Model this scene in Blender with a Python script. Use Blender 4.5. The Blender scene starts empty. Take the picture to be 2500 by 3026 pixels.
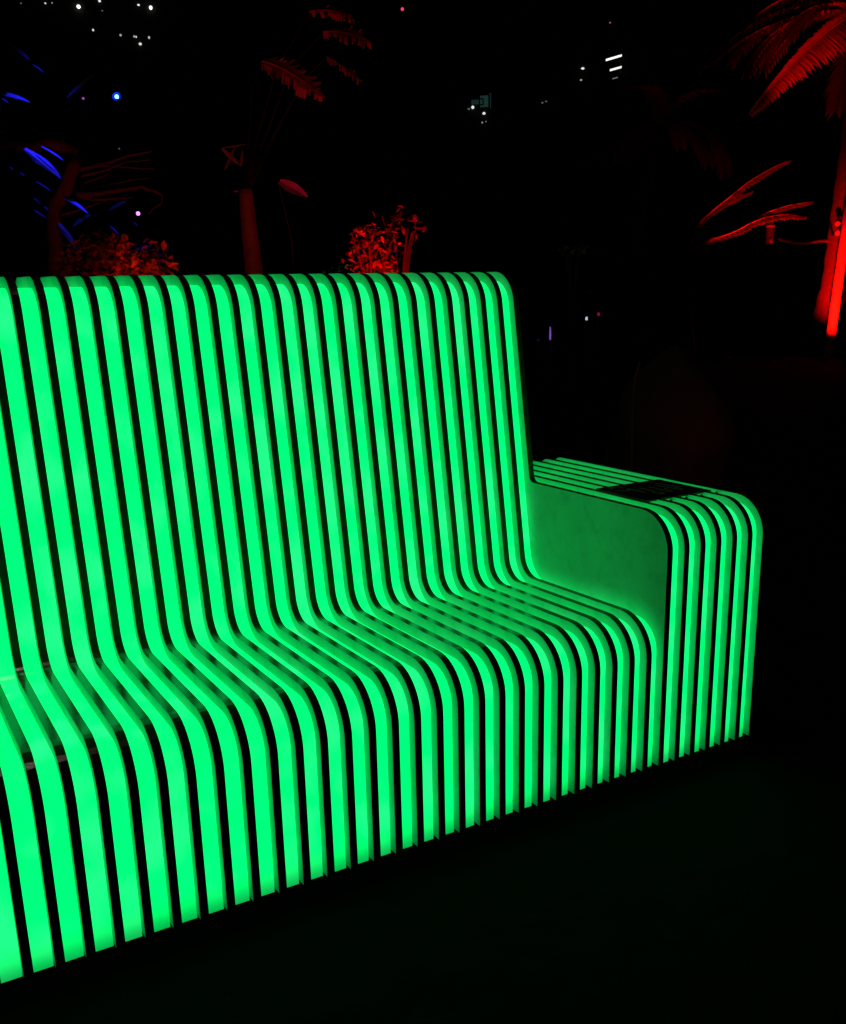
import bpy, math, random
import numpy as np
from mathutils import Vector, Matrix
random.seed(7)
S = bpy.context.scene
COL = S.collection
U = 0.054            # metres per rib spacing
G = 0.05             # height of the lit strips' lower end above the ground

# ---------------------------------------------------------------- camera
YAW, PITCH, ROLL = 0.53374, 0.26775, -0.0176
FPX, W0, H0 = 2928.5, 2500.0, 3026.0
OX, OY = 55.7, 134.8
cyw, syw, cp, sp = math.cos(YAW), math.sin(YAW), math.cos(PITCH), math.sin(PITCH)
FW = Vector((syw*cp, cyw*cp, -sp)); RT0 = Vector((cyw, -syw, 0)); UP0 = RT0.cross(FW)
RT = math.cos(ROLL)*RT0 + math.sin(ROLL)*UP0
UPV = -math.sin(ROLL)*RT0 + math.cos(ROLL)*UP0
CAM = Vector((-35.460*U, -31.264*U, 22.132*U + G))
cam = bpy.data.cameras.new('camera'); cam_o = bpy.data.objects.new('camera', cam); COL.objects.link(cam_o)
m = Matrix.Identity(4)
for k in range(3):
    m[k][0], m[k][1], m[k][2], m[k][3] = RT[k], UPV[k], -FW[k], CAM[k]
cam_o.matrix_world = m
cam.sensor_fit = 'HORIZONTAL'; cam.sensor_width = 36.0; cam.lens = FPX/W0*36.0
cam.shift_x = -OX/W0; cam.shift_y = OY/W0
cam.clip_start = 0.02; cam.clip_end = 1500
S.camera = cam_o

# ---------------------------------------------------------------- night sky, exposure
world = bpy.data.worlds.new('World'); S.world = world; world.use_nodes = True
wn = world.node_tree.nodes; wl = world.node_tree.links
bg = wn['Background']
sky = wn.new('ShaderNodeTexSky'); sky.sky_type = 'NISHITA'; sky.sun_disc = False
sky.sun_elevation = math.radians(-12); sky.sun_rotation = math.radians(200)
wl.new(sky.outputs[0], bg.inputs[0]); bg.inputs[1].default_value = 0.02
S.view_settings.view_transform = 'Standard'; S.view_settings.look = 'None'
S.view_settings.exposure = 0; S.view_settings.gamma = 1; S.view_settings.use_curve_mapping = False
S.render.engine = 'CYCLES'
S.cycles.use_denoising = True
S.cycles.max_bounces = 8; S.cycles.diffuse_bounces = 4; S.cycles.glossy_bounces = 4
S.cycles.sample_clamp_indirect = 3.0

def at(px, py, d):
    """world point seen at photo pixel (px,py), d metres along the view axis"""
    return CAM + d*(RT*((px-OX-W0/2)/FPX) + UPV*(-(py-OY-H0/2)/FPX) + FW)

# ---------------------------------------------------------------- helpers
def tag(o, label=None, cat=None, group=None, kind=None):
    if label: o['label'] = label
    if cat: o['category'] = cat
    if group: o['group'] = group
    if kind: o['kind'] = kind
    return o
def empty(name, loc, label, cat, group=None):
    o = bpy.data.objects.new(name, None); COL.objects.link(o); o.location = loc
    o.empty_display_size = .1
    return tag(o, label, cat, group)
class MB:
    def __init__(s): s.v = []; s.f = []; s.mi = []
    def add(s, vs, fs, mi=0):
        n = len(s.v); s.v += [tuple(v) for v in vs]
        s.f += [tuple(i+n for i in f) for f in fs]; s.mi += [mi]*len(fs)
    def box(s, c, h, R=None, mi=0):
        c = Vector(c); vs = []
        for x in (-1, 1):
            for y in (-1, 1):
                for z in (-1, 1):
                    p = Vector((x*h[0], y*h[1], z*h[2]))
                    vs.append(c + (R @ p if R else p))
        s.add(vs, [(0,1,3,2),(4,6,7,5),(0,4,5,1),(2,3,7,6),(0,2,6,4),(1,5,7,3)], mi)
    def tube(s, pts, rad, n=8, mi=0, cap=True):
        pts = [Vector(p) for p in pts]; N = len(pts)
        if not hasattr(rad, '__len__'): rad = [rad]*N
        ring = []; a = None
        for i, p in enumerate(pts):
            t = (pts[min(i+1, N-1)] - pts[max(i-1, 0)]).normalized()
            if a is None: a = t.orthogonal().normalized()
            else:
                a = a - t*a.dot(t); a = a.normalized() if a.length > 1e-6 else t.orthogonal().normalized()
            b = t.cross(a)
            ring += [p + rad[i]*(math.cos(q)*a + math.sin(q)*b) for q in [2*math.pi*k/n for k in range(n)]]
        fs = []
        for i in range(N-1):
            for k in range(n):
                k2 = (k+1) % n
                fs.append((i*n+k, i*n+k2, (i+1)*n+k2, (i+1)*n+k))
        if cap: fs += [tuple(range(n-1, -1, -1)), tuple(range((N-1)*n, N*n))]
        s.add(ring, fs, mi)
    def ball(s, c, r, n=10, mi=0, sq=1.0, jit=0):
        c = Vector(c); vs = []; fs = []; m_ = n//2
        for i in range(m_+1):
            th = math.pi*i/m_
            for k in range(n):
                ph = 2*math.pi*k/n; rr = r*(1+random.uniform(-jit, jit))
                vs.append(c + Vector((rr*math.sin(th)*math.cos(ph), rr*math.sin(th)*math.sin(ph), rr*sq*math.cos(th))))
        for i in range(m_):
            for k in range(n):
                k2 = (k+1) % n
                fs.append((i*n+k, (i+1)*n+k, (i+1)*n+k2, i*n+k2))
        s.add(vs, fs, mi)
    def leaf(s, base, d, nrm, L, wd, droop=.15, seg=3, fold=.25, mi=0):
        """a pointed blade with a folded midrib"""
        base = Vector(base); d = Vector(d).normalized(); side = d.cross(nrm)
        side = side.normalized() if side.length > 1e-6 else d.orthogonal().normalized()
        up = side.cross(d)
        vs = []; fs = []
        for i in range(seg+1):
            t = i/seg; w = wd*math.sin(math.pi*min(1, .12+.88*t))**.8 if i < seg else 0.0
            c = base + d*(L*t) - Vector((0,0,1))*(droop*L*t*t)
            vs += [c - side*w/2 + up*w*fold*.5, c, c + side*w/2 + up*w*fold*.5]
        for i in range(seg):
            a = 3*i
            fs += [(a, a+1, a+4, a+3), (a+1, a+2, a+5, a+4)]
        s.add(vs, fs, mi)
    def mesh(s, name, mats, smooth=False):
        me = bpy.data.meshes.new(name); me.from_pydata(s.v, [], s.f); me.validate()
        for mt in (mats if isinstance(mats, (list, tuple)) else [mats]): me.materials.append(mt)
        if len(me.polygons) == len(s.mi): me.polygons.foreach_set('material_index', s.mi)
        if smooth: me.polygons.foreach_set('use_smooth', [True]*len(me.polygons))
        me.update(); return me
    def build(s, name, mats, parent=None, smooth=False):
        o = bpy.data.objects.new(name, s.mesh(name, mats, smooth)); COL.objects.link(o)
        if parent:
            o.parent = parent
            o.matrix_parent_inverse = parent.matrix_world.inverted() if False else Matrix.Translation(-Vector(parent.location))
        return o
def link(name, me, parent=None, loc=(0,0,0)):
    o = bpy.data.objects.new(name, me); COL.objects.link(o); o.location = loc
    if parent: o.parent = parent
    return o
def mat(name, col, rough=.6, var=.15, scale=8, bump=.0, spec=.5, emit=None, estr=0, coat=0):
    mt = bpy.data.materials.new(name); mt.use_nodes = True
    nt = mt.node_tree; b = nt.nodes['Principled BSDF']
    tc = nt.nodes.new('ShaderNodeTexCoord'); nz = nt.nodes.new('ShaderNodeTexNoise')
    nz.inputs['Scale'].default_value = scale; nz.inputs['Detail'].default_value = 6
    nt.links.new(tc.outputs['Object'], nz.inputs['Vector'])
    rp = nt.nodes.new('ShaderNodeMixRGB'); rp.inputs[1].default_value = (*[c*(1-var) for c in col], 1)
    rp.inputs[2].default_value = (*[min(1, c*(1+var)) for c in col], 1)
    nt.links.new(nz.outputs['Fac'], rp.inputs[0]); nt.links.new(rp.outputs[0], b.inputs['Base Color'])
    b.inputs['Roughness'].default_value = rough; b.inputs['Specular IOR Level'].default_value = spec
    if bump:
        bp = nt.nodes.new('ShaderNodeBump'); bp.inputs['Strength'].default_value = bump; bp.inputs['Distance'].default_value = .02
        nt.links.new(nz.outputs['Fac'], bp.inputs['Height']); nt.links.new(bp.outputs[0], b.inputs['Normal'])
    if emit:
        b.inputs['Emission Color'].default_value = (*emit, 1); b.inputs['Emission Strength'].default_value = estr
    return mt

# ---------------------------------------------------------------- materials
M_side = mat('pale_plywood_face', (.70, .64, .60), .55, .22, 7)
nt = M_side.node_tree      # smudges and grain on the board faces
nz = nt.nodes.new('ShaderNodeTexNoise'); nz.inputs['Scale'].default_value = 22; nz.inputs['Detail'].default_value = 9; nz.inputs['Roughness'].default_value = .7
tc = nt.nodes.new('ShaderNodeTexCoord'); nt.links.new(tc.outputs['Object'], nz.inputs['Vector'])
mr = nt.nodes.new('ShaderNodeMapRange'); mr.inputs['From Min'].default_value = .32; mr.inputs['From Max'].default_value = .5; mr.inputs['To Min'].default_value = .80
nt.links.new(nz.outputs['Fac'], mr.inputs['Value'])
mx = nt.nodes.new('ShaderNodeVectorMath'); mx.operation = 'SCALE'; bs_ = nt.nodes['Principled BSDF']
nt.links.new(bs_.inputs['Base Color'].links[0].from_socket, mx.inputs[0]); nt.links.new(mr.outputs[0], mx.inputs['Scale']); nt.links.new(mx.outputs[0], bs_.inputs['Base Color'])
M_edge = mat('dark_lacquered_edge', (.115, .100, .050), .13, .35, 60, bump=.02, spec=.5)
nt = M_edge.node_tree      # fine scratches and smears in the lacquer
nz = nt.nodes.new('ShaderNodeTexNoise'); nz.inputs['Scale'].default_value = 35; nz.inputs['Detail'].default_value = 8
mr = nt.nodes.new('ShaderNodeMapRange'); mr.inputs['To Min'].default_value = .07; mr.inputs['To Max'].default_value = .26
tc = nt.nodes.new('ShaderNodeTexCoord'); nt.links.new(tc.outputs['Object'], nz.inputs['Vector'])
nt.links.new(nz.outputs['Fac'], mr.inputs['Value']); nt.links.new(mr.outputs[0], nt.nodes['Principled BSDF'].inputs['Roughness'])
M_dark = mat('dark_board', (.012, .012, .012), .8, .3, 10)
M_plaque = mat('black_acrylic_plate', (.004, .004, .004), .25, .2, 10)
M_print = mat('pale_printed_line', (.30, .34, .30), .5, .2, 40)
M_screw = mat('blackened_screw', (.01, .01, .01), .4)

def strip_material():
    mt = bpy.data.materials.new('green_led_diffuser'); mt.use_nodes = True
    nt = mt.node_tree; N = nt.nodes; L = nt.links; b = N['Principled BSDF']
    b.inputs['Base Color'].default_value = (.10, .16, .13, 1); b.inputs['Roughness'].default_value = .06; b.inputs['Specular IOR Level'].default_value = .22
    tc = N.new('ShaderNodeTexCoord'); oi = N.new('ShaderNodeObjectInfo')
    off = N.new('ShaderNodeVectorMath'); off.operation = 'ADD'
    sc = N.new('ShaderNodeVectorMath'); sc.operation = 'SCALE'; sc.inputs['Scale'].default_value = 60
    cmb = N.new('ShaderNodeCombineXYZ')
    for i in range(3): L.new(oi.outputs['Random'], cmb.inputs[i])
    L.new(cmb.outputs[0], sc.inputs[0]); L.new(tc.outputs['Object'], off.inputs[0]); L.new(sc.outputs[0], off.inputs[1])
    nz = N.new('ShaderNodeTexNoise'); nz.inputs['Scale'].default_value = 6.5; nz.inputs['Detail'].default_value = 2
    L.new(off.outputs[0], nz.inputs['Vector'])
    cr = N.new('ShaderNodeValToRGB')
    e = cr.color_ramp.elements
    e[0].position = .36; e[0].color = (.000, 1.00, .146, 1)
    e[1].position = .66; e[1].color = (.012, 1.00, .190, 1)
    mid = e.new(.5); mid.color = (.0005, 1.00, .156, 1)
    L.new(nz.outputs['Fac'], cr.inputs['Fac'])
    L.new(cr.outputs[0], b.inputs['Emission Color'])
    # the LED tape stops a little above the lower end of each diffuser
    sx = N.new('ShaderNodeSeparateXYZ'); L.new(tc.outputs['Object'], sx.inputs[0])
    r = N.new('ShaderNodeMapRange'); r.interpolation_type = 'SMOOTHSTEP'
    r.inputs['From Min'].default_value = G - .25*U; r.inputs['From Max'].default_value = G + 1.35*U
    r.inputs['To Min'].default_value = .40; r.inputs['To Max'].default_value = 1.42
    L.new(sx.outputs['Z'], r.inputs['Value']); L.new(r.outputs[0], b.inputs['Emission Strength'])
    return mt
M_strip = strip_material()
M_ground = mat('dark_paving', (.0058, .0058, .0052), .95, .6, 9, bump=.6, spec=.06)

# ---------------------------------------------------------------- ground
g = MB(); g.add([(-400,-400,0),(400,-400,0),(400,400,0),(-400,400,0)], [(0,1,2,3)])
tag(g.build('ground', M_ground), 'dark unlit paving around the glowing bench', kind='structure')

# ---------------------------------------------------------------- bench profiles (rib spacings; y into the bench, z up)
def arc(cy, cz, r, a0, a1, n):
    return [(cy + r*math.cos(math.radians(a0+(a1-a0)*i/n)), cz + r*math.sin(math.radians(a0+(a1-a0)*i/n))) for i in range(n+1)]
def fillet(P, radii, n=10):
    """round the corners of an open polyline"""
    out = [P[0]]
    for i in range(1, len(P)-1):
        p0, p, p1 = (np.array(P[i-1]), np.array(P[i]), np.array(P[i+1]))
        a = (p0-p)/np.linalg.norm(p0-p); b = (p1-p)/np.linalg.norm(p1-p)
        r = radii[i-1]
        if r <= 0: out.append(tuple(p)); continue
        ang = math.acos(np.clip(a@b, -1, 1)); t = r/math.tan(ang/2)
        c = p + (a+b)/np.linalg.norm(a+b)*(r/math.sin(ang/2))
        s0 = p+a*t; s1 = p+b*t
        v0 = s0-c; v1 = s1-c
        th0 = math.atan2(v0[1], v0[0]); th1 = math.atan2(v1[1], v1[0])
        d = (th1-th0+math.pi) % (2*math.pi)-math.pi
        for k in range(n+1):
            th = th0+d*k/n; out.append((c[0]+r*math.cos(th), c[1]+r*math.sin(th)))
    out.append(P[-1]); return out
ZB = .18           # ribs end level with the strips, above a set-back plinth
REAR = lambda z: 16.45 + (z-11)*.13
def seat_path(z0, zr):
    P = [(.07, z0), (.07, 7.63), (9.85, 7.36), (12.28, 22.78), (REAR(22.8), 22.80), (REAR(zr), zr)]
    P[2] = (9.78, 7.33)
    return fillet(P, [1.85, 1.15, 1.75, 1.0], 12)
def arm_path(z0, zr):
    P = [(.07, z0), (.07, 12.24), (REAR(12.08), 12.08), (REAR(zr), zr)]
    return fillet(P, [1.75, .8], 14)
def union_path(z0, zr):
    P = [(.07, z0), (.07, 12.24), (10.50, 12.10), (12.28, 22.78), (REAR(22.8), 22.80), (REAR(zr), zr)]
    return fillet(P, [1.75, .38, 1.75, 1.0], 12)
def offset(path, d):
    P = np.array(path); out = []
    for i in range(len(P)):
        a = P[max(i-1, 0)]; b = P[min(i+1, len(P)-1)]; t = (b-a)/np.linalg.norm(b-a)
        out.append((P[i][0]+t[1]*d, P[i][1]-t[0]*d))
    return out
TH = .32
def rib_mesh(name, path):
    n = len(path); mb = MB()
    L = [(-TH*U, y*U, z*U+G) for y, z in path]; R = [(0, y*U, z*U+G) for y, z in path]
    mb.add(L+R, [(i, i+1, n+i+1, n+i) for i in range(n-1)] + [(n-1, 0, n, 2*n-1)], 1)
    mb.add(L, [tuple(range(n-1, -1, -1))], 0); mb.add(R, [tuple(range(n))], 0)
    return mb.mesh(name, [M_side, M_edge])
def strip_mesh(name, path_fn, zr, dep):
    P = path_fn(0.0, zr); a = offset(P, dep); b = offset(P, dep+.10)
    n = len(a); mb = MB(); w0, w1 = .003*U, (1-TH-.003)*U
    vs = []
    for q in (a, b):
        for x in (w0, w1): vs += [(x, y*U, z*U+G) for y, z in q]
    fs = []
    for i in range(n-1):
        fs += [(i, n+i, n+i+1, i+1), (2*n+i, 2*n+i+1, 3*n+i+1, 3*n+i), (i, i+1, 2*n+i+1, 2*n+i), (n+i, 3*n+i, 3*n+i+1, n+i+1)]
    fs += [(0, 2*n, 3*n, n), (n-1, 2*n-1, 4*n-1, 3*n-1)]
    mb.add(vs, fs); return mb.mesh(name, M_strip)
seat_rib = rib_mesh('rib', seat_path(ZB, ZB)); arm_rib = rib_mesh('rib', arm_path(ZB, ZB)); end_rib = rib_mesh('rib', union_path(ZB, ZB))
seat_strip = strip_mesh('light_strip', seat_path, 21.0, .455); arm_strip = strip_mesh('light_strip', arm_path, 11.0, .385)

NL = 46              # ribs run on past the left edge of the picture
bench = empty('glowing_bench', (0, 0, 0), 'long ribbed bench with glowing green light strips between dark ribs', 'bench')
for i in range(-1, NL):
    me = end_rib if i == 5 else (arm_rib if i < 5 else seat_rib)
    o = link('rib', me, bench, ((-i+random.uniform(-.012, .012))*U, random.uniform(-.012, .012)*U, 0))
    if i == 5: o['label'] = 'tall end rib whose pale face closes the seat beside the armrest'
    if i >= 0 and i < NL-1:
        link('light_strip', arm_strip if i <= 5 else seat_strip, bench, (-i*U, 0, 0))
# board behind the ribs and kick board below the strips
kb = MB()
kb.box((-(NL-2)/2*U, 8.0*U, (G-.0*U)/2), ((NL-1)*U*.5, 7.1*U, (G-.0*U)/2-.001))
kb.build('plinth', M_dark, bench)
kb = MB(); kb.box((-(NL-2)/2*U, .75*U, G-.02*U), ((NL-.4)*U*.5, .06*U, .1*U)); kb.build('kick_board', M_dark, bench)
bb = MB()
R = Matrix.Rotation(math.atan(-.13), 3, 'X')
bb.box((-(NL+5)/2*U, (REAR(10)-.5)*U, 10.2*U+G), ((NL-7)*U*.5, .05*U, 11.2*U), R)
bb.build('back_board', M_dark, bench)
bb = MB(); bb.box((-2.1*U, (REAR(5)-.45)*U, 5.4*U+G), (2.75*U, .05*U, 6.2*U), R); bb.build('back_board', M_dark, bench)

# plate with a printed hand let into the armrest
zt = lambda y: (12.24 - (y-.07)*.0085)
pl = MB()
x0, x1, y0, y1 = -3.985, .2, 3.02, 6.72
vs = []
for z in (-.06, .03):
    vs += [(x*U, y*U, (zt(y)+z)*U+G) for x, y in ((x0,y0),(x1,y0),(x1,y1),(x0,y1))]
pl.add(vs, [(3,2,1,0),(4,5,6,7),(0,1,5,4),(1,2,6,5),(2,3,7,6),(3,0,4,7)])
plate = pl.build('touch_plate', M_plaque, bench)
pr = MB()
def stroke(pts, w=.035):
    for (xa, ya), (xb, yb) in zip(pts[:-1], pts[1:]):
        d = Vector((xb-xa, yb-ya)); n_ = Vector((-d.y, d.x)).normalized()*w
        q = [(xa+n_.x, ya+n_.y), (xb+n_.x, yb+n_.y), (xb-n_.x, yb-n_.y), (xa-n_.x, ya-n_.y)]
        lo = [(x*U, y*U, (zt(y)+.034)*U+G) for x, y in q]; hi = [(x, y, z+.012*U) for x, y, z in lo]
        pr.add(lo+hi, [(4,5,6,7),(0,1,5,4),(1,2,6,5),(2,3,7,6),(3,0,4,7)])
for pts in ([(-2.75,5.75),(-2.70,4.56)], [(-2.2,5.54),(-2.16,4.7),(-2.19,4.37)], [(-1.63,5.5),(-1.61,4.75),(-1.73,4.04),(-1.60,3.85),(-1.45,4.0),(-1.3,4.7)],
            [(-.78,6.3),(-.63,5.81),(-.57,5.2),(-.33,4.54)], [(-1.16,5.53),(-.95,4.96),(-.92,4.1),(-.80,3.92),(-.68,4.1),(-.62,4.8)], [(-2.45,4.3),(-2.37,3.75),(-2.2,3.7),(-2.15,4.1)]):
    stroke(pts)
for a0, a1 in ((20, 160), (200, 340)):
    stroke([(-3.15+.36*math.cos(math.radians(a)), 5.85+.5*math.sin(math.radians(a))) for a in np.linspace(a0, a1, 9)], .06)
pc = pr.build('printed_hand', M_print, bench); pc.parent = plate; pc.matrix_parent_inverse = Matrix.Identity(4)
sb = MB(); sb.ball((0,0,0), .085*U, 8); sme = sb.mesh('screw', M_screw, True)
for k in (3, 2, 1, 0):
    link('screw', sme, bench, ((-k+.55)*U, 3.0*U, 12.05*U+G))

# ---------------------------------------------------------------- garden: materials
M_bark = mat('palm_bark', (.20, .15, .12), .8, .35, 14, bump=.6)
M_black = mat('blackish_bark', (.025, .02, .018), .9, .4, 10, bump=.5)
M_shadebark = mat('shaded_rough_bark', (.035, .028, .024), .9, .6, 16, bump=.8)  # bark darkened in place of the weaker light on the stout trunk
M_pale = mat('pale_smooth_bark', (.36, .30, .26), .75, .25, 12, bump=.5)
M_litrib = mat('edge_lit_midrib', (.45, .38, .28), .5, .2, 20)  # paleness stands in for light catching the narrow fronds' upper edge
M_bark2 = mat('grey_bark', (.16, .13, .11), .85, .4, 10, bump=.6)
M_frond = mat('palm_leaf', (.10, .12, .045), .45, .4, 12)
M_leaf = mat('shrub_leaf', (.10, .11, .05), .40, .5, 15)
M_banana = mat('banana_leaf', (.10, .12, .05), .5, .6, 14, bump=.6)
M_green = mat('clipped_shrub_leaf', (.05, .11, .03), .5, .4, 15)
M_metal = mat('dark_metal', (.05, .05, .05), .45)
M_grey = mat('grey_painted_metal', (.30, .30, .30), .4)
M_unlit = mat('unlit_black', (.006,.006,.006), .8, spec=.1)  # shade put into the colour, keeps stalks and lamp posts looking unlit
M_mound = mat('dark_mound', (.12, .10, .09), .85, .35, 6, bump=.5)

def spot(parent, name, loc, tgt, col, power, ang=60, r=.03, blend=.9):
    l = bpy.data.lights.new(name, 'SPOT'); l.color = col; l.energy = power; l.spot_size = math.radians(ang); l.spot_blend = blend; l.shadow_soft_size = r
    o = bpy.data.objects.new(name, l); COL.objects.link(o)
    d = (Vector(tgt)-Vector(loc)).normalized()
    o.rotation_euler = d.to_track_quat('-Z', 'Y').to_euler(); o.location = Vector(loc) - Vector(parent.location); o.parent = parent
    return o
def uplight(loc, tgt, col, power, ang, label, lens_e=3.0):
    """garden flood: spike, bracket, drum housing, lens, with its lamp in front of the lens"""
    loc = Vector(loc); base = Vector((loc.x, loc.y, 0))
    t = empty('garden_floodlight', base, label, 'floodlight', 'floodlights in the planting')
    d = (Vector(tgt)-loc).normalized()
    b = MB(); b.tube([base, (loc.x, loc.y, max(.04, loc.z-.06))], .008, 6); b.build('spike', M_metal, t)
    b = MB(); b.tube([loc-d*.10, loc-d*.085, loc], [.02, .042, .05], 12, cap=True); b.build('housing', M_metal, t)
    ml = mat('lens_glow', (.02,.02,.02), .2, emit=col, estr=lens_e)
    b = MB(); b.tube([loc+d*.001, loc+d*.004], .043, 12); b.build('lens', ml, t)
    spot(t, 'lamp', loc+d*.02, tgt, col, power, ang)
    return t
RED = (1.0, .0015, .0006); ORED = (1.0, .011, .002); BLUE = (.010, .012, 1.0)

def bez(a, b, c, n):
    a, b, c = Vector(a), Vector(b), Vector(c)
    return [a*(1-t)**2 + b*2*t*(1-t) + c*t*t for t in [i/n for i in range(n+1)]]
def frond_mb(p0, p1, p2, L, n=34, wd=.05, r0=.018, ang=55, droop=.25, plane=None, seg=3, ragged=.15, one=None, taper=False):
    """feather leaf: tapered midrib with leaflets along both sides"""
    mb = MB(); P = bez(p0, p1, p2, 16); mb.tube(P, [r0*(1-.85*i/16) for i in range(17)], 6)
    for i in range(n):
        t = .10 + .89*i/(n-1); k = min(15, int(t*16)); c = P[k].lerp(P[k+1], t*16-k)
        tg = (P[k+1]-P[k]).normalized()
        up = Vector(plane) if plane else Vector((0,0,1))
        sd = tg.cross(up); sd = sd.normalized() if sd.length > 1e-4 else tg.orthogonal()
        nn = sd.cross(tg)
        ll = L*(math.sin(math.pi*(.12+.80*t))**.7)*random.uniform(1-ragged, 1+ragged*.4)
        if taper: ll = L*min(1, .35+t*2.6)*(1-t)**.75*random.uniform(1-ragged, 1+ragged*.4) + .05
        for s in (-1, 1):
            if one and s != one[0]: ll *= one[1]
            a = math.radians(ang + random.uniform(-6, 6) - 20*t)
            d = tg*math.cos(a) + sd*s*math.sin(a) + nn*.15
            mb.leaf(c, d, nn, ll, wd*random.uniform(.8, 1.1), droop, seg)
    return mb
def trunk_mb(pts, r, n=14, rings=0):
    mb = MB(); P = []
    for a, b in zip(pts[:-1], pts[1:]): P += [Vector(a).lerp(Vector(b), i/6) for i in range(6)]
    P.append(Vector(pts[-1])); N = len(P)
    rad = []
    for i in range(N):
        t = i/(N-1); rr = r[0]+(r[1]-r[0])*t
        rad.append(rr*(1.06 if (rings and i % 2 == 0) else .97))
    mb.tube(P, rad, n); return mb

# ---------------------------------------------------------------- right: two palms with red floodlight
D = 16.2
slim = empty('slim_palm', (at(2445,1070,D).x, at(2445,1070,D).y, 0), 'slim palm trunk lit glaring red at the right edge', 'palm tree', 'palms in the garden')
p = [Vector((slim.location.x, slim.location.y, 0)), at(2446,1062,D), at(2477,840,D), at(2516,560,D), at(2575,150,D), at(2620,-180,D)]
trunk_mb(p, [.078, .07], 14, 1).build('trunk', M_pale, slim, True)
top = p[-1]
for k in range(8):
    a = 2*math.pi*k/8+.3; d = Vector((math.cos(a), math.sin(a), 0))
    frond_mb(top, top+d*.9+Vector((0,0,.8)), top+d*1.9+Vector((0,0,-.1)), .45, 22, .05).build('frond', M_frond, slim)

D2 = 17.0
pa = empty('stout_palm', (at(2400,1060,D2).x, at(2400,1060,D2).y, 0), 'stouter palm behind the glaring slim trunk, one big red frond', 'palm tree', 'palms in the garden')
q = [Vector(pa.location), at(2425,1000,D2), at(2468,830,D2), at(2490,640,D2), at(2522,400,D2), at(2545,70,D2)]
trunk_mb(q, [.24, .17], 16, 1).build('trunk', M_shadebark, pa, True)
top = q[-1]
def fr(base, ctrl, tip, dep, L, **k):
    return frond_mb(at(base[0], base[1], dep), at(ctrl[0], ctrl[1], dep-.25), at(tip[0], tip[1], dep-.6), L, **k)
fr((2545,30), (2400,95), (2213,342), D2, .66, n=64, wd=.09, droop=.15, ang=92, plane=(-FW+UPV*.35), one=(-1,.28), taper=True).build('frond', M_frond, pa)
for b_, c_, t_ in (((2545,60),(2400,-40),(2260,210)), ((2545,60),(2380,-90),(2230,60)), ((2545,40),(2330,-10),(2215,215)), ((2545,50),(2270,20),(2160,190)), ((2545,30),(2300,-60),(2060,225)), ((2545,40),(2330,20),(2245,190)), ((2545,20),(2290,20),(2110,190)), ((2550,60),(2520,160),(2470,330)), ((2545,50),(2600,-150),(2720,60)),
                   ((2550,60),(2650,60),(2720,260)), ((2545,50),(2500,-160),(2420,-180)), ((2545,60),(2430,-60),(2330,110))):
    fr(b_, c_, t_, D2+random.uniform(.6,1.6), .5, n=30, wd=.06, droop=.4).build('frond', M_frond, pa)
for k in range(16):        # dry leaf-base fibres under the crown
    a = random.uniform(0, 6.28); c = top+Vector((math.cos(a)*.16, math.sin(a)*.16, random.uniform(-.45, -.05)))
    db = MB(); db.leaf(c, Vector((math.cos(a), math.sin(a), random.uniform(.1, .9)))*1.0+RT*-.4, (0,0,1), random.uniform(.18,.34), .03, .2); db.build('leaf_base', M_pale, pa)

# strap, bracket arm and drum spotlight fixed to the stout trunk
lamp = empty('bracket_spotlight', at(2452,716,D2-.4), 'small drum spotlight on a long thin arm off the palm trunk', 'spotlight')
b = MB(); b.tube([at(2460,712,D2-.25), at(2420,712,D2-.5), at(2385,719,D2-.6), at(2340,718,D2-.7), at(2300,706,D2-.75)], .022, 8); b.build('arm', M_metal, lamp)
b = MB(); c = at(2275,697,D2-.75); b.tube([c+Vector((0,0,-.13)), c+Vector((0,0,.13))], .065, 14); b.build('drum', M_metal, lamp)
b = MB(); b.tube([c+Vector((0,0,.13)), c+Vector((0,0,.16)), c+Vector((0,0,.175))], [.074, .074, .06], 14); b.build('top_cap', M_grey, lamp)
b = MB(); b.tube([c+Vector((0.0,0,-.10))-FW*.06, c+Vector((0.03,0,-.10))-FW*.10], .045, 10); b.build('knuckle', M_grey, lamp)
for yy in (660, 688):
    b = MB(); cc = at(2476, yy, D2-.32); b.ball(cc, .05, 8); b.build('clamp_bolt', M_grey, lamp, True)

low = empty('low_palm', (at(2040,1080,15.0).x, at(2040,1080,15.0).y, 0), 'low palm with narrow arching red edged fronds rising towards the trunks', 'palm tree', 'palms in the garden')
cr_ = at(2035, 745, 15.0)
trunk_mb([Vector(low.location), at(2025,900,15.0), cr_], [.10, .07], 10, 1).build('trunk', M_black, low, True)
def narrow(pts, w, dep=15.0, r0=.016, n=64):
    """a folded, finely toothed leaf seen almost edge on"""
    P = [at(x, y, dep+.35*i/len(pts)) for i, (x, y) in enumerate(pts)]
    Q = []
    for i in range(n+1):
        t = i/n*(len(P)-1); k = min(len(P)-2, int(t)); u = t-k
        a, b, c, d = P[max(k-1,0)], P[k], P[k+1], P[min(k+2,len(P)-1)]
        Q.append(.5*(2*b+(c-a)*u+(2*a-5*b+4*c-d)*u*u+(3*b-a-3*c+d)*u**3))
    mb = MB(); mb.tube(Q, [r0*(1-.8*i/n) for i in range(n+1)], 6, mi=1)
    for i in range(3, n):
        tg = (Q[i+1]-Q[i-1]).normalized(); t = i/n; ww = w*math.sin(math.pi*(.06+.9*t))**.8
        for s in (-1, 1):
            d = tg*.7 + Vector((0,0,-1))*random.uniform(.5,.8) + FW*s*.4
            mb.leaf(Q[i], d, FW, ww*random.uniform(.75,1.15), .05, .1, 2)
    return mb.build('frond', [M_frond, M_litrib], low)
narrow([(2035,745),(2102,706),(2150,689),(2205,661),(2262,630),(2330,607),(2380,599),(2402,596)], .10)
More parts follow.
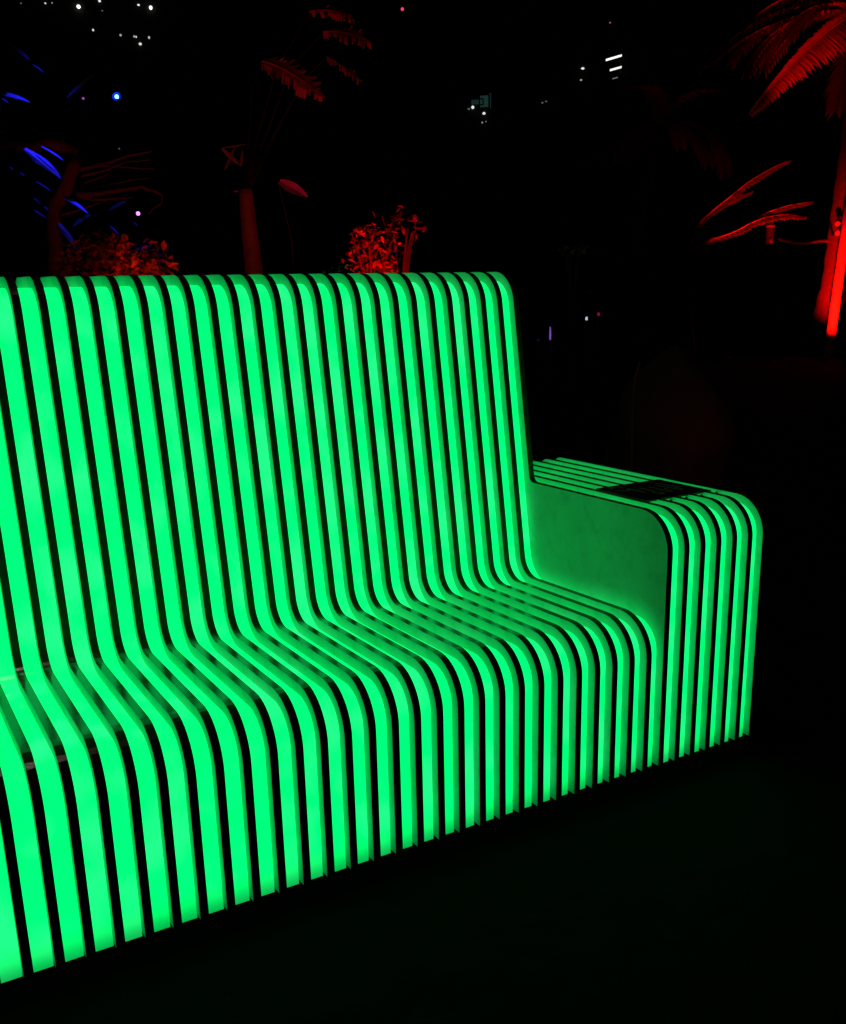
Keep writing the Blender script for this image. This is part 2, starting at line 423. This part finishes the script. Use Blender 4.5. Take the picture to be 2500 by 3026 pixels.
narrow([(2035,745),(2108,708),(2170,684),(2230,654),(2285,638),(2330,633),(2362,638),(2382,642)], .12)
narrow([(2035,745),(2062,668),(2100,628),(2150,587),(2205,543),(2270,503),(2312,483),(2337,474)], .10)
narrow([(2035,745),(2075,655),(2120,614),(2160,591),(2200,574),(2225,566)], .08, r0=.010)

uplight(Vector((at(2440,1078,14.9).x, at(2440,1078,14.9).y, .12)), at(2496,850,D), RED, 5000, 40, 'red floodlight at the foot of the slim palm trunk')
uplight(Vector((at(2330,1080,14.4).x, at(2330,1080,14.4).y, .12)), at(2270,610,15.2), RED, 1500, 54, 'red floodlight under the narrow arching fronds')
uplight(Vector((at(2640,1080,13.0).x, at(2640,1080,13.0).y, .12)), at(2390,170,D2-.5), RED, 16000, 15, 'red floodlight aimed at the big frond')

# dim palm further off
D3 = 21.0
dim = empty('far_palm', (at(1900,1000,D3).x, at(1900,1000,D3).y, 0), 'dim dark red palm with drooping crown beyond the armrest', 'palm tree', 'palms in the garden')
cd = at(1945, 385, D3)
trunk_mb([Vector(dim.location), at(1880,700,D3), cd], [.20, .13], 12, 1).build('trunk', M_black, dim, True)
for c_, t_, L in (((2100,300),(2142,505),.62), ((2040,330),(2090,480),.5), ((1900,320),(1830,470),.5), ((1850,400),(1715,482),.45), ((1990,300),(2010,430),.4), ((1890,440),(1790,490),.4), ((1960,240),(1880,250),.5), ((2000,250),(2110,260),.5)):
    fr((1945,385), c_, t_, D3, L, n=34, wd=.07, droop=.5).build('frond', M_frond, dim)
uplight(Vector((at(2080,1080,15).x, at(2080,1080,15).y, .12)), at(2235,110,D2+.8), RED, 700, 16, 'red floodlight below the shaggy fronds of the stout palm')
uplight(Vector((at(2150,1080,15).x, at(2150,1080,15).y, .12)), at(2080,390,D3), RED, 210, 14, 'weak red floodlight below the dim far palm')

# ---------------------------------------------------------------- middle: banana plant
DB = 8.0
ban = empty('banana_plant', (at(775,900,DB).x, at(775,900,DB).y, 0), 'tall banana plant with red lit stem behind the bench back', 'banana plant')
st = [Vector(ban.location), at(752,815,DB), at(738,690,DB), at(726,565,DB)]
trunk_mb(st, [.085, .06], 14).build('stem', M_banana, ban, True)
b = MB(); b.tube([at(690,566,DB-.02), at(728,562,DB), at(742,566,DB)], [.006, .012, .010], 6); b.build('leaf_stub', M_banana, ban)
def blade(base, mid, tip, w, dep, torn=.5, seg=22):
    """a broad leaf blade, torn into strips along its veins towards the edge"""
    P = bez(at(*base, dep), at(*mid, dep-.15), at(*tip, dep-.35), seg)
    mb = MB(); mb.tube(P, [.012*(1-.8*i/seg) for i in range(seg+1)], 6)
    lim = {1: 1.0, -1: 1.0}
    for i in range(seg):
        t = i/seg; tg = (P[i+1]-P[i]).normalized(); sd = tg.cross(FW).normalized()
        for s in (-1, 1):
            if random.random() < .4: lim[s] = random.uniform(1-torn*.75, 1)
            wa = w*math.sin(math.pi*(.10+.88*t))**.6; wb = w*math.sin(math.pi*(.10+.88*(t+1/seg)))**.6
            l = lim[s]*random.uniform(.85, 1); sl_ = Vector((0,0,-1))*w*.35*(1-lim[s]) + FW*random.uniform(-.03,.07)
            m0 = P[i] + sd*s*wa*.5*l + tg*.12*wa; m1 = P[i+1] + sd*s*wb*.5*l + tg*.12*wb
            o0 = P[i] + sd*s*wa*l + tg*.35*wa + sl_; o1 = P[i+1] + sd*s*wb*l + tg*.30*wb + sl_
            if random.random() < torn*.5: o1 = o1.lerp(o0, random.uniform(.1,.6))
            mb.add([P[i], P[i+1], m1, m0, o1, o0], [(0,1,2,3),(3,2,4,5)])
    return mb
for a_ in (((775,180),(850,195),(955,285),.135,DB,.55), ((968,170),(1010,190),(1068,242),.045,DB+.3,.9), ((955,95),(1030,85),(1098,128),.085,DB+.5,1.0), ((915,35),(985,18),(1045,58),.055,DB+.4,.6)):
    blade(*a_).build('leaf', M_banana, ban)
for k_, pts in enumerate(([(726,568),(735,440),(745,260),(775,180)], [(728,568),(760,400),(820,200),(915,35)], [(730,566),(775,430),(860,200),(955,95)], [(730,566),(800,420),(900,230),(968,170)])):
    b = MB(); b.tube([at(x,y,DB+.4*k/3) for k,(x,y) in enumerate(pts)], [.03,.012,.007,.005], 8); b.build('leaf_stalk', M_unlit, ban)
for a_, b_, w in (((665,500),(695,432),.03), ((655,438),(712,492),.035), ((712,492),(716,440),.025), ((655,438),(738,424),.012)):
    A, B_ = at(*a_, DB-.1), at(*b_, DB-.05); fl = MB(); fl.leaf(A, B_-A, FW, (B_-A).length, w, 0, 3); fl.build('folded_leaf', M_banana, ban)
pk = empty('broad_leaf_plant', (at(900,900,7.4).x, at(900,900,7.4).y, 0), 'single broad magenta lit leaf on a stalk beside the banana stem', 'plant')
b = MB(); bp_ = [Vector(pk.location), at(860,700,7.4), at(822,535,7.4)]; b.tube(bp_, [.004,.003,.003], 6); b.build('stalk', M_unlit, pk)
b = MB(); b.leaf(at(826,536,7.4), at(920,588,7.3)-at(826,536,7.4), (UPV*.15-FW).normalized(), .29, .085, 0, 6, fold=.3); b.build('leaf', M_banana, pk)
uplight(Vector((at(900,1000,6.0).x, at(900,1000,6.0).y, .15)), at(950,150,DB+.2), RED, 420, 22, 'red floodlight behind the bench near the banana stem')
uplight(Vector((at(620,1000,7.2).x, at(620,1000,7.2).y, .15)), at(738,760,DB), RED, 13, 30, 'small red floodlight at the foot of the banana stem')
uplight(at(860,840,6.6), at(872,562,7.4), (1.0,.0,.30), 26, 24, 'small magenta floodlight below the broad leaf')

# ---------------------------------------------------------------- shrubs behind the bench back
def shrub(name, c, rad, n, lf, label, m_leaf, stems=5, group='shrubs behind the bench', gaps=None, shell=.45):
    c = Vector(c); t = empty(name, (c.x, c.y, 0), label, 'shrub', group)
    st = MB(); ends = []
    for k in range(stems):
        a = 2*math.pi*k/stems+random.uniform(-.4,.4); e = c + Vector((math.cos(a)*rad[0]*.7, math.sin(a)*rad[1]*.7, rad[2]*random.uniform(-.1,.75)))
        P = bez((c.x+random.uniform(-.04,.04), c.y+random.uniform(-.04,.04), 0), c+Vector((0,0,-rad[2]*.5)), e, 8)
        st.tube(P, [.016*(1-.75*i/8) for i in range(9)], 6); ends += P[4:]
    st.build('stem', M_black, t)
    mb = MB(); cl = [(c + Vector((random.gauss(0,.45)*rad[0], random.gauss(0,.45)*rad[1], random.uniform(-.8,.8)*rad[2])), random.uniform(.18,.4)) for _ in range(14)]
    k = 0
    while k < n:
        cc, s = random.choice(cl)
        q_ = cc + Vector((random.gauss(0,s*rad[0]), random.gauss(0,s*rad[1]), random.gauss(0,s*rad[2])))
        e = q_-c; r_ = math.sqrt((e.x/rad[0])**2+(e.y/rad[1])**2+(e.z/rad[2])**2)
        if r_ > 1: continue
        d = Vector((random.gauss(0,1), random.gauss(0,1), random.gauss(.1,.7))); nn = Vector((random.gauss(0,.7), random.gauss(0,.7), 1))
        L = lf*random.uniform(.6,1.3); mb.leaf(q_, d, nn, L, L*.5, .15, 2); k += 1
    mb.build('foliage', m_leaf, t); return t
shrub('leafy_shrub', at(1100,765,6.2), (.20,.20,.26), 440, .042, 'bright red lit leafy shrub above the middle of the bench back', M_leaf, 6)
tw = shrub('twiggy_shrub', at(1180,700,6.5), (.18,.12,.22), 80, .045, 'sparse twiggy shrub with scattered red leaves beside the leafy shrub', M_leaf, 7)
shrub('dim_shrub', at(300,775,6.0), (.24,.2,.18), 700, .055, 'dim red shrub at the left behind the bench back', M_leaf, 5)
shrub('broad_shrub', at(425,790,6.3), (.17,.16,.17), 420, .075, 'brighter orange red shrub next to the dim shrub at left', M_leaf, 5)
gs = shrub('clipped_shrub', at(1000,850,3.6), (.085,.085,.085), 900, .014, 'small rounded olive green shrub just over the bench back', M_green, 3)
uplight(at(1130,880,5.5), at(1130,740,6.3), RED, 170, 60, 'red floodlight below the leafy shrub')
uplight(at(960,900,3.2), at(1000,800,3.6), (.55,.75,.12), 2.0, 50, 'added faint greenish lamp brightening the clipped shrub')  # added lamp, only there to bring up the clipped shrub
uplight(at(440,900,5.6), at(420,780,6.2), ORED, 32, 60, 'orange red floodlight below the broad shrub')
uplight(at(330,900,5.2), at(300,770,6.0), RED, 9, 60, 'dim red floodlight below the shrub at left')

shrub('far_shrub', at(1695,735,14), (.34,.2,.10), 160, .05, 'very faint grey green shrub right of the bench back', M_green, 5, 'shrubs beyond the bench')
uplight(at(1740,860,13), at(1695,735,14), (.35,.8,.5), 2.2, 50, 'added faint greenish lamp brightening the far shrub')  # unseen lamp added so the far shrub shows faintly
# ---------------------------------------------------------------- left: bare tree, blue lit palm, garden lamps
DT = 9.2
bt = empty('bare_tree', (at(190,1000,DT).x, at(190,1000,DT).y, 0), 'bare twisted tree with thin red lit branches at the left', 'tree')
def branch(pts, r0, r1, name='branch', dep=DT):
    P = [at(x, y, dep+random.uniform(-.05,.05)) for x, y in pts]; Q = []
    for i in range(len(P)-1): Q += [P[i].lerp(P[i+1], k/3) + Vector((random.uniform(-1,1),random.uniform(-1,1),random.uniform(-1,1)))*r1*.5 for k in range(3)]
    Q.append(P[-1]); n = len(Q); mb = MB(); mb.tube(Q, [r0+(r1-r0)*i/(n-1) for i in range(n)], 8); return mb.build(name, M_bark2, bt, True)
branch([(190,1000),(170,800),(155,640),(190,560),(215,500),(222,465),(200,440),(150,430),(80,436),(0,440),(-80,470)], .075, .045, 'trunk')
branch([(215,500),(240,500),(310,485),(380,460),(450,448)], .028, .007)
branch([(225,575),(300,572),(360,560),(420,552),(455,565),(480,578)], .026, .011)
branch([(480,578),(478,600),(455,615),(440,632)], .009, .005)
branch([(230,580),(290,590),(340,588),(395,582)], .018, .006)
branch([(240,520),(310,505),(370,480),(445,472)], .014, .005)
branch([(250,540),(275,532),(310,520),(330,505)], .012, .005)
branch([(220,500),(260,495),(330,490),(420,500),(460,498)], .014, .005)
branch([(160,640),(220,625),(280,605),(330,585)], .016, .005)
branch([(250,560),(330,545),(400,530),(445,528)], .010, .004)
branch([(150,430),(165,410),(185,418),(190,400)], .014, .005)
uplight(Vector((at(120,1000,6.8).x, at(120,1000,6.8).y, .15)), at(355,505,DT), RED, 42, 32, 'red floodlight at the foot of the bare tree')

DL = 6.6
bl = empty('blue_lit_palm', (at(-60,1000,DL).x, at(-60,1000,DL).y, 0), 'palm with separate long leaflets lit deep blue at the far left', 'palm tree', 'palms in the garden')
trunk_mb([Vector(bl.location), at(-90,500,DL), at(-110,60,DL)], [.13,.10], 12, 1).build('trunk', M_bark, bl, True)
M_blade = mat('blue_lit_leaf', (.16, .17, .12), .38, .3, 10)
lf = [((36,136),(88,174),.05,.9), ((97,191),(130,212),.014,.2), ((280,222),(194,287),.06,.9), ((-20,272),(90,297),.075,.9), ((5,291),(26,303),.02,.5), ((-20,378),(18,394),.025,.4),
      ((72,440),(182,524),.085,.55), ((105,455),(178,515),.05,.6), ((122,433),(189,471),.028,.3), ((28,494),(39,500),.014,.4), ((60,510),(72,518),.014,.4), ((106,536),(152,563),.018,.25),
      ((185,580),(262,628),.055,.55), ((268,634),(213,668),.06,.9), ((374,594),(320,622),.05,.9), ((100,621),(138,643),.015,.25), ((100,585),(118,600),.014,.4), ((172,660),(232,738),.055,.8), ((395,657),(408,667),.012,.3), ((325,668),(352,692),.02,.9), ((92,470),(118,486),.02,.3), ((130,610),(145,622),.02,.7)]
for (a_, b_, w, up) in lf:
    dd = DL + random.uniform(-.25,.25); A = at(*a_, dd); B = at(*b_, dd-.10)
    nn = (UPV*.65 - FW*.75).normalized()
    mb = MB(); mb.leaf(A, B-A, nn, (B-A).length, max(w*.68, .013), .04, 6, fold=.35); mb.build('leaflet', M_blade, bl)
def garden_lamp(px, py, d, col, e, r, label, dish=False):
    c = at(px, py, d); t = empty('garden_lamp', (c.x, c.y, 0), label, 'lamp', 'small lamps among the plants')
    b = MB(); b.tube([(c.x, c.y, 0), c-Vector((0,0,r*1.3))], max(.0012, r*.1), 6); b.build('post', M_unlit, t)
    b = MB(); b.tube([c-Vector((0,0,r*1.3)), c-Vector((0,0,r*.9))], r*.6, 10); b.build('socket', M_unlit, t)
    if dish:
        b = MB(); b.tube([c+FW*.05, c+FW*.03, c-FW*.005], [.008, .024, .032], 16, cap=False); b.build('halo_dish', mat('blue_halo', (.0,.012,.45), .6), t)  # added blue dish imitating the glow around the bulb
    b = MB(); b.ball(c, r, 12); b.build('bulb', mat('bulb_glow', (.1,.1,.1), .3, emit=col, estr=e), t, True)
    return t
garden_lamp(345,286,7.4, (.09,.35,1.0), 9, .015, 'glaring blue white lamp among the dark leaves', True)
garden_lamp(408,631,7.0, (1.0,.18,1.0), 3, .014, 'small magenta lamp beside the thin red branch')
garden_lamp(246,291,7.0, (.45,.08,.6), 1.0, .008, 'tiny violet lamp left of the glaring blue lamp')
uplight(at(-420,-420,6.0), at(110,420,DL), BLUE, 210, 36, 'blue floodlight high above the leaflets at left')
uplight(at(60,900,6.1), at(105,420,DL), BLUE, 18, 44, 'blue floodlight below the leaflets at left')

# ---------------------------------------------------------------- boulder and cane, stand-ins for an unclear dim figure behind the armrest
bo = MB(); c = at(1975, 1175, 6.5)
n1, n2 = 26, 16
rr_ = random.Random(3); ph = [(rr_.uniform(0,6.3), rr_.uniform(0,6.3)) for _ in range(4)]
vs = []
for i in range(n2+1):
    v = i/n2; z_ = c.z+.34-(c.z+.34)*v**1.15; rad = .30*math.sin(min(1, v*1.25)*math.pi/2)**.75 + .10*v
    for k in range(n1):
        a = 2*math.pi*k/n1
        j_ = 1+.10*math.sin(2*a+ph[0][0]+3*v)+.08*math.sin(3*a+ph[1][0]-7*v)+.05*math.sin(5*a+11*v+ph[2][0])+.03*math.sin(9*a+17*v)
        vs.append((c.x+rad*j_*math.cos(a)+.05*(1-v), c.y+rad*j_*math.sin(a), z_))
fs = [(i*n1+k, i*n1+(k+1)%n1, (i+1)*n1+(k+1)%n1, (i+1)*n1+k) for i in range(n2) for k in range(n1)]
bo.add(vs, fs)
tag(bo.build('mound', M_mound, None, True), 'tall rounded boulder, barely red, standing in for a dim figure behind the armrest', 'mound')
cn = MB(); cn.tube([(at(1866,1350,5.5).x, at(1866,1350,5.5).y, 0), at(1868,1340,5.5), at(1870,1200,5.5), at(1876,1120,5.5), at(1890,1072,5.5)], .007, 6)
tag(cn.build('garden_cane', mat('bamboo_cane', (.30,.26,.12), .6)), 'thin bent cane standing left of the boulder', 'cane')
uplight(Vector((at(2250,1400,5.6).x, at(2250,1400,5.6).y, .12)), at(1980,1080,6.5), RED, .35, 60, 'faint red floodlight beside the boulder')

# ---------------------------------------------------------------- low lights beyond the bench
def bollard(px, py, d, h, r, col, e, label, cat='bollard light'):
    c = at(px, py, d); t = empty('bollard_light', (c.x, c.y, 0), label, cat, 'low lights far beyond the bench')
    b = MB(); b.tube([(c.x,c.y,0), (c.x,c.y,c.z-h/2-.01)], max(.02, r*1.2), 8); b.build('post', M_metal, t)
    b = MB(); b.tube([c-Vector((0,0,h/2)), c-Vector((0,0,h*.2)), c+Vector((0,0,h*.2)), c+Vector((0,0,h/2))], [r*.8,r,r*.8,r*.5], 8); b.build('tube', mat('tube_glow', (.1,.1,.1), .3, emit=col, estr=e), t)
    b = MB(); b.tube([c+Vector((0,0,h/2)), c+Vector((0,0,h/2+.02))], max(.02, r*1.2), 8); b.build('cap', M_metal, t)
bollard(1626,985,12,.155,.012,(.16,.06,.40),1.0,'slim violet tube light right of the bench back')
bollard(1734,941,15,.05,.024,(.45,.65,.80),.9,'pale blue white light low beside the red dot')
bollard(1769,928,15,.045,.022,(.25,.005,.03),.9,'small red light low beside the pale blue one')
bollard(1590,1005,12,.03,.016,(.008,.0,.03),1.0,'very faint violet light below the violet tube')

# ---------------------------------------------------------------- far buildings with lit windows
M_wall = mat('dark_facade', (.025,.025,.025), .85, .2, .5)
def building(name, cpx, d, w, depth, h, ang, label, wins, floors=3.2):
    """dark block; wins: (px, py, width_m, height_m, colour, strength, face)"""
    base = at(cpx, 845, d); c = Vector((base.x, base.y, 0))
    t = empty(name, c, label, 'building', 'dark buildings beyond the garden')
    Rz = Matrix.Rotation(ang, 3, 'Z'); ex, ey = Rz @ Vector((1,0,0)), Rz @ Vector((0,1,0))
    b = MB(); b.box(c+Vector((0,0,h/2)), (w/2, depth/2, h/2), Rz); b.build('wall', M_wall, t)
    b = MB(); b.box(c+Vector((0,0,h+.3)), (w/2+.25, depth/2+.25, .3-.003), Rz); b.build('roof', M_wall, t)
    for k in range(1, int(h/floors)):
        b = MB(); b.box(c - ey*(depth/2+.06) + Vector((0,0,k*floors)), (w/2, .055, .12), Rz); b.build('floor_band', M_wall, t)
    org = c - ey*depth/2
    for (px, py, ww, hh, col, e) in wins:
        if ww < .6 and e > .05 and hh > .13 and hh < 1:
            r = (at(px, py, 1)-CAM); tt = (org-CAM).dot(ey)/r.dot(ey); p_ = CAM + r*tt - ey*.15
            k_ = tt/d
            hb = MB(); hb.tube([p_+ey*.03, p_+ey*.15], ww*.2, 8); hl = hb.build('wall_lamp', M_wall, t)
            lb = MB(); lb.ball((0,0,0), ww*.30*random.uniform(.85,1.1), 10, sq=hh/ww*random.uniform(.75,1.1)); lb.v = [tuple(p_+Vector(v)) for v in lb.v]
            lo = lb.build('globe', mat('facade_glow', (.05,.05,.05), .3, emit=col, estr=e), t, True); lo.parent = hl; lo.matrix_parent_inverse = Matrix.Identity(4)
            continue
        r = (at(px, py, 1)-CAM); tt = (org-CAM).dot(ey)/r.dot(ey); p_ = CAM + r*tt - ey*.05
        fb = MB()
        for s in (-1, 1):
            fb.box(p_+ex*s*(ww/2+.04), (.04,.05,hh/2+.08), Rz); fb.box(p_+Vector((0,0,s*(hh/2+.04))), (ww/2,.05,.04), Rz)
        f_ = fb.build('window', M_wall, t)
        pb = MB(); pb.box(p_+ey*.02, (ww/2-.004,.01,hh/2-.004), Rz)
        po = pb.build('pane', mat('lit_pane', (.05,.05,.05), .3, emit=col, estr=e), t); po.parent = f_; po.matrix_parent_inverse = Matrix.Identity(4)
    return t
Wc = (.95,1.0,.90); DIMW = (.25,.28,.24); 
building('left_tower', 250, 95, 26, 14, 36, -YAW+.35, 'dark tower with scattered white windows at the top left',
   [(62,11,.22,.2,DIMW,.4),(134,11,.25,.22,Wc,.7),(154,10,.2,.18,DIMW,1),(232,21,.5,.42,Wc,2.2),(294,4,.35,.4,Wc,1.0),(302,33,.25,.18,DIMW,.5),(409,16,.35,.3,Wc,1.0),(445,24,.55,.6,Wc,2.0),
    (275,90,.32,.32,Wc,.8),(356,105,.3,.28,DIMW,1.4),(396,109,.22,.4,DIMW,2.0),(402,110,.2,.35,Wc,.7),(440,112,.3,.4,DIMW,2.0),(414,131,.42,.34,Wc,.8),(352,440,.25,.2,DIMW,.35)])
building('middle_block', 1415, 85, 9, 8, 17.5, -YAW-.2, 'dark block with a teal lit balcony left of centre sky',
   [(1410,302,.9,.35,(.007,.02,.018),1),(1432,300,.7,.85,(.010,.028,.024),1),(1449,298,.14,1.1,(.007,.018,.016),1),(1398,318,.36,.36,Wc,.9),(1386,323,.3,.22,DIMW,.35),(1431,336,.45,.4,Wc,.8),(1426,363,.24,.24,DIMW,.8),(1437,360,.2,.2,DIMW,.6)])
building('right_tower', 1815, 70, 4, 4, 26, -YAW-1.02, 'dark tower with two slanting strips of white window light',
   [(1816,171,1.6,.15,Wc,1.3),(1822,203,1.2,.15,Wc,1.1),(1820,231,.6,.08,DIMW,.6),(1773,110,.34,.2,(.9,.16,.10),.9),(1808,68,.22,.16,(.5,.2,.15),.6)])
building('low_block', 1668, 60, 3.4, 4, 17, -YAW, 'dark block with two small white windows beside the slanting strips',
   [(1721,204,.34,.2,Wc,.9),(1716,238,.2,.15,DIMW,1.2),(1602,305,.2,.14,DIMW,.45),(1613,301,.24,.14,DIMW,.35)])
def mast(px, py, d, h0, label, col, e, r):
    c = at(px, py, d); t = empty('mast_lamp', (c.x, c.y, 0), label, 'mast lamp', 'red lamps on tall masts')
    b = MB(); b.tube([(c.x,c.y,0),(c.x,c.y,c.z*.5),(c.x,c.y,c.z-r)], [.25,.18,.08], 8); b.build('mast', M_metal, t)
    b = MB(); b.ball(c, r, 10); b.build('lamp', mat('mast_glow', (.1,.02,.02), .3, emit=col, estr=e), t, True)
    b = MB(); b.tube([c+Vector((0,0,r)), c+Vector((0,0,r+.12))], r*.8, 8); b.build('cap', M_metal, t)
mast(1189,27,110,36,'red lamp on a tall mast above the bench middle',(.9,.06,.16),1.0,.18)
mast(1959,28,100,36,'dimmer red lamp on a tall mast further right',(.35,.02,.06),1.0,.15)

# ---------------------------------------------------------------- lamp hanging over the bench (its glints show in the lacquer)
pL = Vector((-25*U, 5*U, 4.6))
sl = empty('street_lamp', (-80*U, 60*U, 0), 'street lamp with a small warm globe reaching over the bench', 'street lamp')
b = MB(); b.tube([(-80*U, 60*U, 0), (-80*U, 60*U, 4.6), (-70*U, 50*U, 5.0), (pL.x, pL.y, 5.0), (pL.x, pL.y, pL.z+.05)], [.06,.045,.035,.03,.02], 10); b.build('post', M_metal, sl)
b = MB(); b.ball(pL, .06, 16); b.build('globe', mat('globe_glow', (.5,.5,.5), .3, emit=(1.0,.80,.62), estr=75), sl, True)
